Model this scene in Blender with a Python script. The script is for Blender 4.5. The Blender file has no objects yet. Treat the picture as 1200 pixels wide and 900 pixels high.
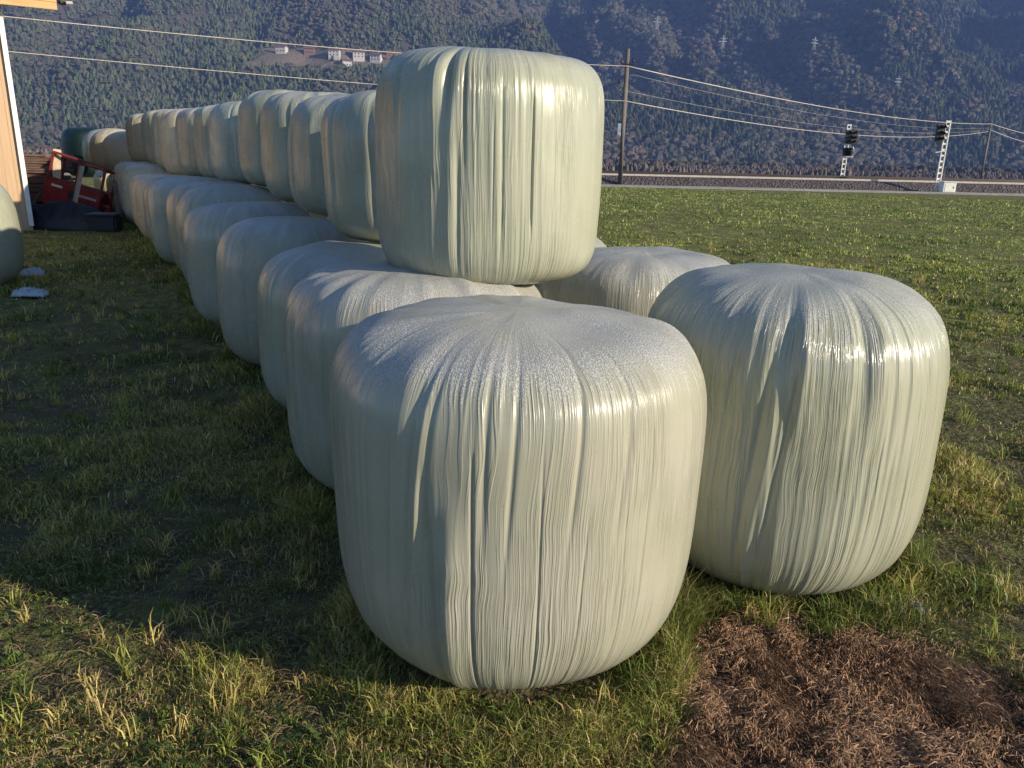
import bpy, bmesh, math, random
import numpy as np
from mathutils import Vector, Matrix
random.seed(7)
S = bpy.context.scene
C = S.collection
R = math.radians

# ------------------------------------------------------------------ helpers
def h2(ix, iy, s):
    n = (ix.astype(np.int64) * 374761393 + iy.astype(np.int64) * 668265263 + s * 1442695041) & 0xffffffff
    n = ((n ^ (n >> 13)) * 1274126177) & 0xffffffff
    n = ((n ^ (n >> 16)) * 2246822519) & 0xffffffff
    return ((n ^ (n >> 15)) & 0xffffff) / 16777215.0
def vn(x, y, s=0, px=None):
    x = np.asarray(x, float); y = np.asarray(y, float)
    x, y = np.broadcast_arrays(x, y)
    ix = np.floor(x).astype(np.int64); iy = np.floor(y).astype(np.int64)
    fx = x - ix; fy = y - iy
    fx = fx*fx*(3-2*fx); fy = fy*fy*(3-2*fy)
    ix1 = ix + 1
    if px: ix = ix % px; ix1 = ix1 % px
    a = h2(ix, iy, s); b = h2(ix1, iy, s); c = h2(ix, iy+1, s); d = h2(ix1, iy+1, s)
    return (a*(1-fx)+b*fx)*(1-fy) + (c*(1-fx)+d*fx)*fy
def fbm(x, y, s=0, o=4, g=.5):
    r = 0; a = 1; t = 0
    for i in range(o):
        r = r + a*vn(np.asarray(x)*2**i+i*17.3, np.asarray(y)*2**i-i*9.1, s+i); t += a; a *= g
    return r/t
def sst(a, b, x):
    t = np.clip((np.asarray(x, float)-a)/(b-a), 0, 1); return t*t*(3-2*t)

def mesh_np(name, V, F, mat, col=None, smooth=False, parent=None, loc=None, vert_attr=None):
    """F: list of (n,k) int arrays, col: per-vertex rgb"""
    me = bpy.data.meshes.new(name)
    V = np.ascontiguousarray(V, dtype=np.float32)
    me.vertices.add(len(V)); me.vertices.foreach_set('co', V.ravel())
    if not isinstance(F, (list, tuple)): F = [F]
    li = np.concatenate([f.ravel() for f in F]).astype(np.int32)
    tot = np.concatenate([np.full(len(f), f.shape[1], np.int32) for f in F])
    st = np.concatenate([[0], np.cumsum(tot)[:-1]]).astype(np.int32)
    me.loops.add(len(li)); me.loops.foreach_set('vertex_index', li)
    me.polygons.add(len(tot)); me.polygons.foreach_set('loop_start', st); me.polygons.foreach_set('loop_total', tot)
    me.polygons.foreach_set('use_smooth', np.full(len(tot), smooth, dtype=bool))
    me.update(calc_edges=True)
    if col is not None:
        a = me.color_attributes.new('tint', 'FLOAT_COLOR', 'POINT')
        c = np.ones((len(V), 4), np.float32); c[:, :3] = col
        a.data.foreach_set('color', c.ravel())
    me.materials.append(mat)
    o = bpy.data.objects.new(name, me); C.objects.link(o)
    if parent: o.parent = parent
    if loc is not None: o.location = loc
    return o
def grid_faces(nu, nv, wrap=False):
    i = np.arange(nv-1)[:, None]; j = np.arange(nu if wrap else nu-1)[None, :]
    j1 = (j+1) % nu
    a = i*nu+j; b = i*nu+j1; c = (i+1)*nu+j1; d = (i+1)*nu+j
    return np.stack([a, b, c, d], -1).reshape(-1, 4)

class MB:
    def __init__(s): s.bm = bmesh.new()
    def box(s, c, size, rot=None, bev=0, taper=None):
        m = bmesh.ops.create_cube(s.bm, size=1)
        vs = m['verts']
        for v in vs:
            v.co = Vector((v.co.x*size[0], v.co.y*size[1], v.co.z*size[2]))
        if bev:
            es = list({e for v in vs for e in v.link_edges})
            r = bmesh.ops.bevel(s.bm, geom=es, offset=bev, segments=2, affect='EDGES')
            vs = list({v for f in r['faces'] for v in f.verts} | {v for v in vs if v.is_valid})
            st = list(vs); seen = set(vs)
            while st:
                v = st.pop()
                for e in v.link_edges:
                    w = e.other_vert(v)
                    if w not in seen: seen.add(w); st.append(w)
            vs = list(seen)
        M = Matrix.Translation(Vector(c)) @ (rot.to_4x4() if rot else Matrix())
        for v in vs: v.co = M @ v.co
        return s
    def bar(s, a, b, w, h=None, bev=0):
        a = Vector(a); b = Vector(b); d = b-a
        q = d.to_track_quat('Z', 'Y').to_matrix()
        return s.box((a+b)/2, (w, h or w, d.length), q, bev)
    def tube(s, pts, rad, n=8, cap=True):
        pts = [Vector(p) for p in pts]; rings = []
        if not isinstance(rad, (list, tuple)): rad = [rad]*len(pts)
        for i, p in enumerate(pts):
            d = (pts[min(i+1, len(pts)-1)]-pts[max(i-1, 0)]).normalized()
            q = d.to_track_quat('Z', 'Y')
            rings.append([s.bm.verts.new(p + q @ Vector((math.cos(2*math.pi*k/n)*rad[i], math.sin(2*math.pi*k/n)*rad[i], 0))) for k in range(n)])
        for a, b in zip(rings, rings[1:]):
            for k in range(n): s.bm.faces.new((a[k], a[(k+1) % n], b[(k+1) % n], b[k]))
        if cap:
            s.bm.faces.new(rings[0][::-1]); s.bm.faces.new(rings[-1])
        return s
    def poly(s, pts, th, axis=None):
        """extruded polygon"""
        vs = [s.bm.verts.new(p) for p in pts]
        f = s.bm.faces.new(vs); f.normal_update()
        n = Vector(axis) if axis else f.normal.copy()
        r = bmesh.ops.extrude_face_region(s.bm, geom=[f])
        for v in r['geom']:
            if isinstance(v, bmesh.types.BMVert): v.co += n*th
        return s
    def build(s, name, mat, parent=None, smooth=False, loc=None):
        bmesh.ops.recalc_face_normals(s.bm, faces=s.bm.faces)
        me = bpy.data.meshes.new(name); s.bm.to_mesh(me); s.bm.free()
        if smooth:
            for p in me.polygons: p.use_smooth = True
        me.materials.append(mat)
        o = bpy.data.objects.new(name, me); C.objects.link(o)
        if parent: o.parent = parent
        if loc is not None: o.location = loc
        return o
def tag(o, label=None, cat=None, group=None, kind=None):
    if label: o['label'] = label
    if cat: o['category'] = cat
    if group: o['group'] = group
    if kind: o['kind'] = kind
    return o
def empty(name, loc, rz=0, **k):
    o = bpy.data.objects.new(name, None); C.objects.link(o); o.location = loc; o.rotation_euler = (0, 0, rz)
    o.empty_display_size = .2
    return tag(o, **k)

# ------------------------------------------------------------------ material helper
class N:
    def __init__(s, name):
        s.m = bpy.data.materials.new(name); s.m.use_nodes = True
        s.t = s.m.node_tree; s.t.nodes.clear()
        s.out = s.n('ShaderNodeOutputMaterial')
    def n(s, t, ins=None, **k):
        x = s.t.nodes.new(t)
        for a, b in k.items(): setattr(x, a, b)
        for a, b in (ins or {}).items(): s.set(x.inputs[a], b)
        return x
    def set(s, sock, v):
        if hasattr(v, 'bl_idname') and v.bl_idname.startswith('ShaderNode'): v = v.outputs[0]
        if hasattr(v, 'is_linked') and hasattr(v, 'node'): s.t.links.new(v, sock)
        else:
            if isinstance(v, (tuple, list)) and len(v) == 3 and sock.type == 'RGBA': v = (*v, 1)
            sock.default_value = v
    def math(s, op, a, b=0, c=None):
        x = s.n('ShaderNodeMath', operation=op); s.set(x.inputs[0], a); s.set(x.inputs[1], b)
        if c is not None: s.set(x.inputs[2], c)
        return x.outputs[0]
    def vm(s, op, a, b=None, sc=None):
        x = s.n('ShaderNodeVectorMath', operation=op); s.set(x.inputs[0], a)
        if b is not None: s.set(x.inputs[1], b)
        if sc is not None: s.set(x.inputs['Scale'], sc)
        return x.outputs['Value'] if op in ('LENGTH', 'DOT_PRODUCT') else x.outputs['Vector']
    def noise(s, vec, scale, det=3, rough=.55):
        x = s.n('ShaderNodeTexNoise', {'Scale': scale, 'Detail': det, 'Roughness': rough})
        if vec is not None: s.set(x.inputs['Vector'], vec)
        return x.outputs['Fac']
    def ss(s, v, a, b, lo=0, hi=1):
        x = s.n('ShaderNodeMapRange', {'Value': v, 'From Min': a, 'From Max': b, 'To Min': lo, 'To Max': hi}, interpolation_type='SMOOTHSTEP')
        return x.outputs[0]
    def mix(s, f, a, b, bt='MIX'):
        x = s.n('ShaderNodeMix', data_type='RGBA', blend_type=bt)
        s.set(x.inputs[0], f); s.set(x.inputs[6], a); s.set(x.inputs[7], b)
        return x.outputs[2]
    def bump(s, h, strength, dist, nrm=None):
        x = s.n('ShaderNodeBump', {'Height': h, 'Strength': strength, 'Distance': dist})
        if nrm is not None: s.set(x.inputs['Normal'], nrm)
        return x.outputs[0]
    def obj(s): return s.n('ShaderNodeTexCoord').outputs['Object']
    def geo(s): return s.n('ShaderNodeNewGeometry').outputs['Position']
    def bsdf(s, col, rough=.7, nrm=None, **k):
        b = s.n('ShaderNodeBsdfPrincipled', {'Base Color': col, 'Roughness': rough})
        if nrm is not None: s.set(b.inputs['Normal'], nrm)
        for a, v in k.items(): s.set(b.inputs[a.replace('_', ' ')], v)
        s.t.links.new(b.outputs[0], s.out.inputs[0]); return b

def simple(name, col, rough=.7, var=.25, scale=8, bump=.15, metal=0, stretch=None):
    m = N(name); v = m.obj()
    if stretch: v = m.vm('MULTIPLY', v, stretch)
    a = m.noise(v, scale, 5, .6)
    c = m.mix(m.ss(a, .3, .7), tuple(x*(1-var) for x in col), tuple(min(1, x*(1+var)) for x in col))
    b = m.noise(v, scale*6, 3)
    m.bsdf(c, rough, m.bump(b, bump, .01), Metallic=metal)
    return m.m

def film(name, col, frost=1.0, fine=1.0):
    m = N(name); p = m.obj()
    inf = m.n('ShaderNodeObjectInfo').outputs['Random']
    off = m.n('ShaderNodeCombineXYZ', {'Z': m.math('MULTIPLY', inf, 57.0)}).outputs[0]
    xy = m.vm('MULTIPLY', p, (1, 1, 0)); ln = m.vm('LENGTH', xy)
    nr = m.vm('NORMALIZE', xy)
    sep = m.n('ShaderNodeSeparateXYZ', {0: p})
    z = sep.outputs['Z']
    zc = m.math('SUBTRACT', z, ln)
    wob = m.noise(m.vm('ADD', p, off), 2.3, 2)
    wob2 = m.math('MULTIPLY', m.math('SUBTRACT', wob, .5), .5)
    nr = m.vm('NORMALIZE', m.vm('ADD', nr, m.vm('MULTIPLY', m.n('ShaderNodeCombineXYZ', {'X': wob2, 'Y': m.math('MULTIPLY', wob2, -.7)}).outputs[0], (.22, .22, 0))))
    def st(k, kz, det=3, r=.55):
        v = m.vm('ADD', m.vm('SCALE', nr, sc=k), m.n('ShaderNodeCombineXYZ', {'Z': m.math('MULTIPLY', zc, kz)}).outputs[0])
        return m.noise(m.vm('ADD', v, off), 1, det, r)
    s1 = st(14, 1.1, 3); s2 = st(55, 2.2, 2); s3 = st(150, 3.0, 2)
    mask = m.ss(m.noise(m.vm('MULTIPLY', m.vm('ADD', p, off), (1, 1, .35)), 3.2, 2), .42, .6)
    mask2 = m.ss(m.noise(m.vm('MULTIPLY', m.vm('ADD', p, off), (1, 1, .25)), 5.1, 2), .35, .65)
    nzq = m.n('ShaderNodeSeparateXYZ', {0: m.n('ShaderNodeTexCoord').outputs['Normal']}).outputs['Z']
    topk = m.ss(nzq, .55, .95, 1, .18)
    hgt = m.math('ADD', m.math('MULTIPLY', s1, .22), m.math('ADD', m.math('MULTIPLY', m.math('MULTIPLY', m.ss(s2, .46, .72), mask2), .30), m.math('MULTIPLY', m.math('MULTIPLY', m.ss(s3, .44, .70), mask), .24)))
    # frost / dew lying on the top
    nz = m.n('ShaderNodeSeparateXYZ', {0: m.n('ShaderNodeTexCoord').outputs['Normal']}).outputs['Z']
    fr = m.ss(m.math('ADD', nz, m.math('ADD', m.math('MULTIPLY', m.math('SUBTRACT', s1, .5), 1.1), m.math('MULTIPLY', m.math('SUBTRACT', s2, .5), .9))), .38, .78)
    fr = m.math('MULTIPLY', fr, frost)
    gr = m.noise(p, 260, 2, .7); gr2 = m.ss(m.noise(p, 190, 2, .6), .38, .64)
    fr = m.math('MULTIPLY', fr, m.math('ADD', .45, m.math('MULTIPLY', gr2, .55)))
    fr = m.math('MULTIPLY', fr, m.ss(m.noise(m.vm('ADD', p, off), 3.5, 4), .30, .58, .35, 1))
    lay = m.ss(m.noise(m.vm('MULTIPLY', m.vm('ADD', p, off), (.8, .8, 1.6)), 2.6, 3), .35, .7)
    c1 = m.mix(lay, col, (col[0]*.90, col[1]*.92, col[2]*.86))
    c1 = m.mix(m.math('MULTIPLY', m.ss(s3, .42, .30), mask), c1, (col[0]*.62, col[1]*.60, col[2]*.50))
    c1 = m.mix(m.ss(m.noise(m.vm('MULTIPLY', m.vm('ADD', p, off), (1, 1, .5)), 4.5, 4), .52, .75, 0, .35), c1, (col[0]*.75, col[1]*.80, col[2]*.72))
    low = m.ss(z, .28, .0); dn = m.ss(m.noise(p, 9, 4), .45, .75)
    c1 = m.mix(m.math('MULTIPLY', m.math('MULTIPLY', low, dn), .5), c1, (.22, .20, .13))
    spots = m.ss(m.noise(m.vm('ADD', p, off), 60, 2), .73, .76)
    c1 = m.mix(m.math('MULTIPLY', spots, .4), c1, (.2, .18, .12))
    c2 = m.mix(gr2, (.22, .22, .21), (.60, .61, .61))
    cc = m.mix(m.math('MULTIPLY', fr, .75), c1, c2)
    rg = m.math('ADD', m.ss(lay, 0, 1, .17, .30), m.math('MULTIPLY', fr, .5))
    b1 = m.bump(m.math('MULTIPLY', hgt, topk), .8*fine, .010)
    b2 = m.bump(m.math('MULTIPLY', gr, m.math('ADD', fr, .02)), .55, .006, b1)
    m.bsdf(cc, rg, b2, **{'Specular_IOR_Level': .5})
    return m.m

def vcol_mat(name, rough=.6, trans=.0, spec=.3):
    m = N(name); a = m.n('ShaderNodeVertexColor', layer_name='tint').outputs[0]
    b = m.bsdf(a, rough, **{'Specular_IOR_Level': spec})
    if trans:
        t = m.n('ShaderNodeBsdfTranslucent', {'Color': a})
        x = m.n('ShaderNodeMixShader', {0: trans}); m.t.links.new(b.outputs[0], x.inputs[1]); m.t.links.new(t.outputs[0], x.inputs[2])
        m.t.links.new(x.outputs[0], m.out.inputs[0])
    return m.m

# ------------------------------------------------------------------ world, sun, camera
W = bpy.data.worlds.new('World'); S.world = W; W.use_nodes = True
wt = W.node_tree; bg = wt.nodes['Background']
sky = wt.nodes.new('ShaderNodeTexSky'); sky.sky_type = 'NISHITA'; sky.sun_disc = False
SUN_EL, SUN_AZ = 17.0, 114.0           # azimuth clockwise from +Y
sky.sun_elevation = R(SUN_EL); sky.sun_rotation = R(SUN_AZ); sky.altitude = 600
sky.air_density = 1.0; sky.dust_density = .6; sky.ozone_density = 4.0
wt.links.new(sky.outputs[0], bg.inputs[0]); bg.inputs[1].default_value = .11
sl = bpy.data.lights.new('sun', 'SUN'); sl.energy = 5.0; sl.angle = R(.53); sl.color = (1, .87, .68)
so = bpy.data.objects.new('sun', sl); C.objects.link(so)
sd = Vector((math.sin(R(SUN_AZ))*math.cos(R(SUN_EL)), math.cos(R(SUN_AZ))*math.cos(R(SUN_EL)), math.sin(R(SUN_EL))))
so.rotation_euler = sd.to_track_quat('Z', 'Y').to_euler(); so.location = sd*30
cam = bpy.data.cameras.new('camera'); co = bpy.data.objects.new('camera', cam); C.objects.link(co); S.camera = co
cam.sensor_fit = 'HORIZONTAL'; cam.sensor_width = 36; cam.lens = 36*906/1200; cam.clip_end = 9000; cam.clip_start = .05
th, ro = R(16.3085), R(1.33)
Fv = Vector((0, math.cos(th), -math.sin(th))); R0 = Vector((1, 0, 0)); U0 = R0.cross(Fv)
R2 = R0*math.cos(ro)+U0*math.sin(ro); U2 = -R0*math.sin(ro)+U0*math.cos(ro)
M = Matrix((R2, U2, -Fv)).transposed().to_4x4(); M.translation = (0, 0, 1.7391); co.matrix_world = M
S.view_settings.view_transform = 'Standard'; S.view_settings.look = 'None'; S.view_settings.gamma = 1
S.view_settings.exposure = 0.6
S.render.resolution_x = 1024; S.render.resolution_y = 768
S.render.engine = 'CYCLES'
S.cycles.max_bounces = 6; S.cycles.diffuse_bounces = 3; S.cycles.glossy_bounces = 2; S.cycles.transmission_bounces = 4
S.cycles.volume_bounces = 0

# ------------------------------------------------------------------ bales data
BALES = {
 'B1': (.013, 2.606, -.004, .654, 1.237), 'R1': (1.172, 3.218, .018, .622, 1.295), 'U1': (-.155, 4.106, 1.155, .570, 1.07),
 'L2': (-.485, 3.955, .036, .695, 1.165), 'L3': (-1.099, 5.087, .064, .598, 1.107), 'L4': (-1.762, 6.192, .091, .599, 1.153),
 'L5': (-2.488, 7.448, .123, .599, 1.159), 'L6': (-3.185, 8.868, .158, .597, 1.224), 'L7': (-3.766, 9.989, .185, .597, 1.183),
 'L8': (-4.446, 10.975, .210, .598, 1.173), 'L9': (-5.080, 12.138, .239, .598, 1.124), 'L10': (-5.673, 13.141, .264, .598, 1.075),
 'L11': (-6.290, 14.251, .291, .598, 1.036), 'L12': (-6.997, 15.345, .318, .599, 1.148),
 'R2': (.83, 5.040, .063, .665, 1.12),
 'U2': (-.737, 5.649, 1.178, .600, .976), 'U3': (-1.333, 6.893, 1.232, .599, .976), 'U4': (-1.909, 8.029, 1.266, .598, 1.034),
 'U5': (-2.552, 9.238, 1.361, .597, 1.036), 'U6': (-3.358, 10.440, 1.349, .598, .999), 'U7': (-4.019, 11.690, 1.346, .598, 1.024),
 'U8': (-4.787, 12.910, 1.327, .599, 1.060), 'U9': (-5.576, 14.128, 1.313, .600, 1.118), 'U10': (-6.281, 15.370, 1.381, .600, 1.086),
 'U11': (-7.026, 16.576, 1.439, .602, 1.069), 'U12': (-7.878, 17.672, 1.466, .606, 1.017),
 'LB': (-6.25, 8.75, .155, .62, 1.30)}
d_ = np.array([-.4814, .8765]); n_ = np.array([.8765, .4814])
for i in range(3, 14):                       # right-hand lower row, mostly hidden behind the stack
    q = np.array([.748, 5.04]) + d_*1.27*(i-2) + n_*(.10 if i == 3 else random.uniform(-.05, .05))
    BALES['R%d' % i] = (q[0], q[1], .0248*(q[1]-2.5), .60, 1.13)
for i in range(13, 16):
    q = np.array([-6.997, 15.345]) + d_*1.25*(i-12)
    BALES['L%d' % i] = (q[0], q[1], .37, .60, 1.12)

# ------------------------------------------------------------------ ground
DIRT = np.array([(.66, 2.62), (.9, 2.70), (1.15, 2.72), (1.5, 2.58), (1.72, 2.36), (1.95, 2.25), (2.6, 1.9), (2.6, .9), (.4, .9), (.56, 1.9)])
def in_dirt(x, y):
    x = np.asarray(x, float) + .10*(vn(np.asarray(x)*9, np.asarray(y)*9, 71)-.5); y = np.asarray(y, float) + .10*(vn(np.asarray(x)*8, np.asarray(y)*8, 72)-.5)
    d = np.full(np.broadcast(x, y).shape, 1e9); ins = np.zeros(d.shape, bool)
    for (x0, y0), (x1, y1) in zip(DIRT, np.roll(DIRT, -1, 0)):
        t = np.clip(((x-x0)*(x1-x0)+(y-y0)*(y1-y0))/((x1-x0)**2+(y1-y0)**2), 0, 1)
        d = np.minimum(d, np.hypot(x-x0-t*(x1-x0), y-y0-t*(y1-y0)))
        c = ((y0 > y) != (y1 > y)) & (x < (x1-x0)*(y-y0)/((y1-y0) or 1e-9)+x0)
        ins ^= c
    return sst(-.09, .09, np.where(ins, d, -d))
def gz(x, y, micro=True):
    x = np.asarray(x, float); y = np.asarray(y, float)
    b = .0248*np.clip(y-2.5, 0, 17.5)
    b = np.where(y > 20, .434 + 0*y, b)
    b = b - 4.3*sst(52, 300, y)
    if micro:
        near = 1-sst(12, 40, np.hypot(x, y))
        b = b + near*(.035*(fbm(x*1.7, y*1.7, 5, 3)-.5) + .03*(fbm(x*7, y*7, 9, 3)-.5))
        b = b + .30*sst(8, 30, np.hypot(x, y))*(1-sst(34, 40, y))*(fbm(x/9, y/9, 3, 2)-.5)*.5
        b = b + in_dirt(x, y)*(.055*(fbm(x*9, y*9, 12, 3)-.5)+.03*(vn(x*26, y*26, 14)-.5))
    return b
def axis(a, b, n, lo, hi):
    t = np.linspace(-1, 1, n) if lo < 0 else np.linspace(0, 1, n)
    s = a*np.sinh(b*t)
    return s
tx = np.linspace(-1, 1, 520); xs = 1500*np.sinh(8.0*tx)/math.sinh(8.0)
ty = np.linspace(-.78, 1, 560); ys = 2.6 + 1900*np.sinh(8.2*ty)/math.sinh(8.2)
ys = ys[ys > -320]
X, Y = np.meshgrid(xs, ys); Z = gz(X, Y)
m = N('grass_field'); p = m.geo()
n1 = m.noise(p, 1.3, 5, .6); n2 = m.noise(p, 14, 4, .65); n3 = m.noise(p, 60, 3, .6); n4 = m.noise(p, .12, 3)
soil = m.mix(n3, (.045, .033, .027), (.13, .098, .07))
grs = m.mix(m.ss(n2, .35, .65), (.13, .15, .038), (.32, .33, .10))
dry = m.mix(m.ss(n3, .3, .7), (.14, .12, .05), (.24, .20, .09))
c = m.mix(m.ss(n1, .48, .7), grs, dry)
n5 = m.noise(p, 3.2, 5, .7)
c = m.mix(m.ss(n5, .42, .62, .55, 0), c, (.075, .07, .03))
sep = m.n('ShaderNodeSeparateXYZ', {0: p})
dist = m.ss(sep.outputs['Y'], 5, 16)
c = m.mix(m.math('MULTIPLY', m.ss(m.noise(p, 7, 4, .6), .38, .6), m.ss(sep.outputs['Y'], 3, 12, .8, .12)), c, soil)
vat = m.n('ShaderNodeVertexColor', layer_name='tint').outputs[0]
c = m.mix(vat, c, m.mix(n3, (.045, .032, .024), (.16, .11, .075)))
far = m.mix(m.ss(n4, .4, .6), (.09, .085, .05), (.13, .10, .07))
c = m.mix(m.ss(sep.outputs['Y'], 55, 80), c, far)
hh = m.math('ADD', m.math('MULTIPLY', n2, 1.0), m.math('MULTIPLY', n3, .4))
m.bsdf(c, .9, m.bump(hh, .9, .06), **{'Specular_IOR_Level': .15})
D = in_dirt(X, Y)
tag(mesh_np('ground', np.stack([X, Y, Z], -1).reshape(-1, 3), grid_faces(len(xs), len(ys)), m.m, col=np.repeat(D.reshape(-1, 1), 3, 1), smooth=True), 'rough grass meadow around the stacked bales', 'meadow', kind='structure')

# ------------------------------------------------------------------ bales
M_FILM = film('bale_film', (.385, .372, .30))
M_FILMG = film('bale_film_green', (.365, .368, .285), frost=.85)
M_FILMU = film('bale_film_bare', (.375, .38, .295), frost=.25)
M_FILMW = film('bale_film_warm_bounce', (.66, .57, .40), frost=.6)  # warm bounce light on the far bales put into a lighter film colour
M_FILMM = film('bale_film_mint', (.39, .43, .365), frost=.7)
M_FILMD = simple('bale_film_dark', (.003, .018, .018), .45, .2, 6, .4)

def bale(name, key, mat, seed, label, nA=288, nT=110, nt=3.0, nb=3.1, feats=(), grp=None, tw=0, topamp=1.0, tap=.0):
    x, y, z0, r, H = BALES[key]
    t = np.linspace(-np.pi/2, np.pi/2, nT)
    nn = np.where(t > 0, nt, nb)
    pr = r*np.abs(np.cos(t))**(2/nn); pz = H/2*np.sign(np.sin(t))*np.abs(np.sin(t))**(2/nn)
    # even arc-length resampling
    s = np.concatenate([[0], np.cumsum(np.hypot(np.diff(pr), np.diff(pz)))]); s2 = np.linspace(0, s[-1], nT)
    pr = np.interp(s2, s, pr); pz = np.interp(s2, s, pz)
    A = np.linspace(0, 2*np.pi, nA, endpoint=False)
    AA, RR = np.meshgrid(A, pr); _, ZZ = np.meshgrid(A, pz)
    zn = (ZZ/H+.5); rn = RR/r; RR = RR*(1-tap*(1-zn)**1.5)
    a1 = AA/(2*np.pi)
    dr = np.zeros_like(AA); dz = np.zeros_like(AA)
    rs = np.random.RandomState(seed)
    ph = rs.rand(6)*6.28
    side = sst(.25, .75, rn)
    dr += r*(.012*np.cos(2*AA+ph[0]) + .010*np.cos(3*AA+ph[1]) + .006*np.cos(5*AA+ph[2]+2*zn))*side
    dr += .018*(vn(a1*9, zn*2.2+seed, seed, px=9)-.5)*side
    dr += .007*(vn(a1*22, zn*4+seed, seed+1, px=22)-.5)*side
    # long vertical pleats drifting a little sideways
    a2 = a1 + .006*np.sin(3*AA+ph[3])*zn
    mk = sst(.38, .62, vn(a1*11, zn*1.5+3, seed+3, px=11))
    dr += (.0026*vn(a2*70, zn*.9, seed+4, px=70)**3*sst(.3, .7, vn(a1*6, zn*1.2+5, seed+15, px=6))+.0026*mk*vn(a2*140, zn*1.3, seed+5, px=140)**2)*side
    if nA > 1000: dr += (.0040*mk*vn(a2*300, zn*1.2, seed+6, px=300)**2+.0036*sst(.3, .6, vn(a1*7, zn*2+9, seed+13, px=7))*vn(a2*210, zn*.8, seed+14, px=210)**3)*side
    # gathered folds over the shoulder, running in towards the top centre
    sh = np.exp(-((zn-.97)/.095)**2)*sst(.42, .85, rn)
    f1 = vn(a1*16, zn*0+.5, seed+8, px=16); f2 = vn(a1*44, zn*.8, seed+9, px=44)
    fold = (np.abs(f1-.5)*2)**1.4*.018 + (f2-.5)*.022
    amp = .4+.9*vn(a1*5, zn*0, seed+10, px=5)
    dr -= sh*fold*amp*topamp*.75; dz -= sh*fold*amp*topamp*.8
    # radial creases on the top
    tp = sst(.8, .98, zn)*sst(.05, .3, rn)*(1-sst(.85, 1.0, rn))
    dz += .022*np.exp(-(rn/.6)**2)*sst(.85, .97, zn)
    dz += tp*(.005*(vn(a1*30, rn*2, seed+11, px=30)-.5) + .02*(vn(np.cos(AA)*RR*5+9, np.sin(AA)*RR*5+9, seed+12)-.5))
    for (fa, z_0, z_1, dep, wid, slant) in feats:     # single folds: angle (deg), z range, depth (+out), width (deg), slant (deg)
        da = (np.degrees(AA) - fa - slant*(zn-.5) + 180) % 360 - 180
        dr += .68*dep*np.exp(-(da/wid)**2)*sst(z_0-.16, z_0+.14, zn)*(1-sst(z_1-.12, z_1+.12, zn))*side
    Rr = np.maximum(RR + dr, 0)
    Vx = Rr*np.cos(AA); Vy = Rr*np.sin(AA); Vz = ZZ + H/2 + dz
    V = np.stack([Vx, Vy, Vz], -1).reshape(-1, 3)
    F = grid_faces(nA, nT, True)
    # close poles
    V = np.concatenate([V, [[0, 0, 0], [0, 0, V[-1, 2]]]])
    k = len(V)-2; j = np.arange(nA); j1 = (j+1) % nA
    T = np.concatenate([np.stack([np.full(nA, k), j1, j], -1), np.stack([np.full(nA, k+1), (nT-1)*nA+j, (nT-1)*nA+j1], -1)])
    o = mesh_np(name, V, [F, T], mat, smooth=True, loc=(x, y, z0-.015))
    if nA < 600: o.rotation_euler = (R(rs.uniform(-1.6, 1.6)), R(rs.uniform(-1.6, 1.6)), 0)
    return tag(o, label, 'hay bale', grp)

GL = 'wrapped round bales in the lower row along the grass lane'
GU = 'wrapped round bales stacked on top of the lower rows'
GR = 'wrapped round bales in the lower row on the meadow side'
bale('wrapped_bale', 'B1', M_FILM, 11, 'large cream wrapped bale nearest the camera, frosted top and one broad smooth vertical fold', 1500, 340, 5.6, 3.2,
     feats=((253.5, .02, .60, .024, 3.4, 3), (247.5, .02, .66, -.022, 1.5, -4), (259.5, .05, .75, -.012, .5, 0), (236, .35, .95, .008, 1.6, 8), (240, .30, .95, -.009, .9, 9),
            (243, .30, .95, .007, .8, 9), (245.5, .25, .9, -.007, .6, 8), (268, .55, 1, -.008, .8, 6), (262, .6, 1, -.008, .9, 2), (284, .6, 1., -.009, .8, 8), (297, .6, 1., -.009, 1.0, 10),
            (308, .05, .9, -.006, .35, 2), (277, .05, .75, -.006, .35, 0), (289, .0, .6, -.005, .3, 3), (301, .1, .7, -.004, .3, -2), (250, .0, .14, .012, 2.0, 0)), grp=GL, topamp=.6, tap=.045)
bale('wrapped_bale', 'R1', M_FILMG, 23, 'tall pale green wrapped bale standing alone on the right with bare soil in front', 1400, 320, 4.4, 3.4,
     feats=((250, .72, .96, -.030, 2.6, 0), (256, .7, .97, .018, 2.4, 0), (243, .15, .9, -.012, 1.2, 9), (247, .1, .85, .010, 1.5, 10), (251.5, .1, .85, -.011, .9, 11), (232, .12, .9, -.009, 1.0, 5),
            (273, .68, .98, -.022, 2.4, 8), (279, .66, .97, .014, 2.2, 9), (290, .06, .6, -.007, .5, 3), (284, .3, .6, -.006, .5, 3), (298, .1, .7, -.005, .5, 0)), grp=GR, topamp=.6)
bale('wrapped_bale', 'U1', M_FILMU, 31, 'big upper bale at the near end of the stack, thin dark slit down its face', 1400, 320, 6.0, 6.5,
     feats=((293, .32, .80, -.024, .42, 0), (253, .8, 1, -.05, 2.2, 3), (247, .78, .99, .020, 3, 3), (262, .62, .96, -.016, .8, 0), (256, .12, .86, .011, 3.0, 2), (259, .1, .6, -.012, 1.2, 0),
            (227, .75, .97, -.018, 2, -5), (279, .2, .85, -.010, .8, -1), (275, .25, .7, -.006, .4, 0), (240, .25, .7, -.008, 1.4, 0)), grp=GU, topamp=.5)
bale('wrapped_bale', 'R2', M_FILM, 37, 'frosted low bale behind the right bale, crossed by its dark shadow', 620, 160, 5.0, 3.3, grp=GR, topamp=.7)
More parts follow.
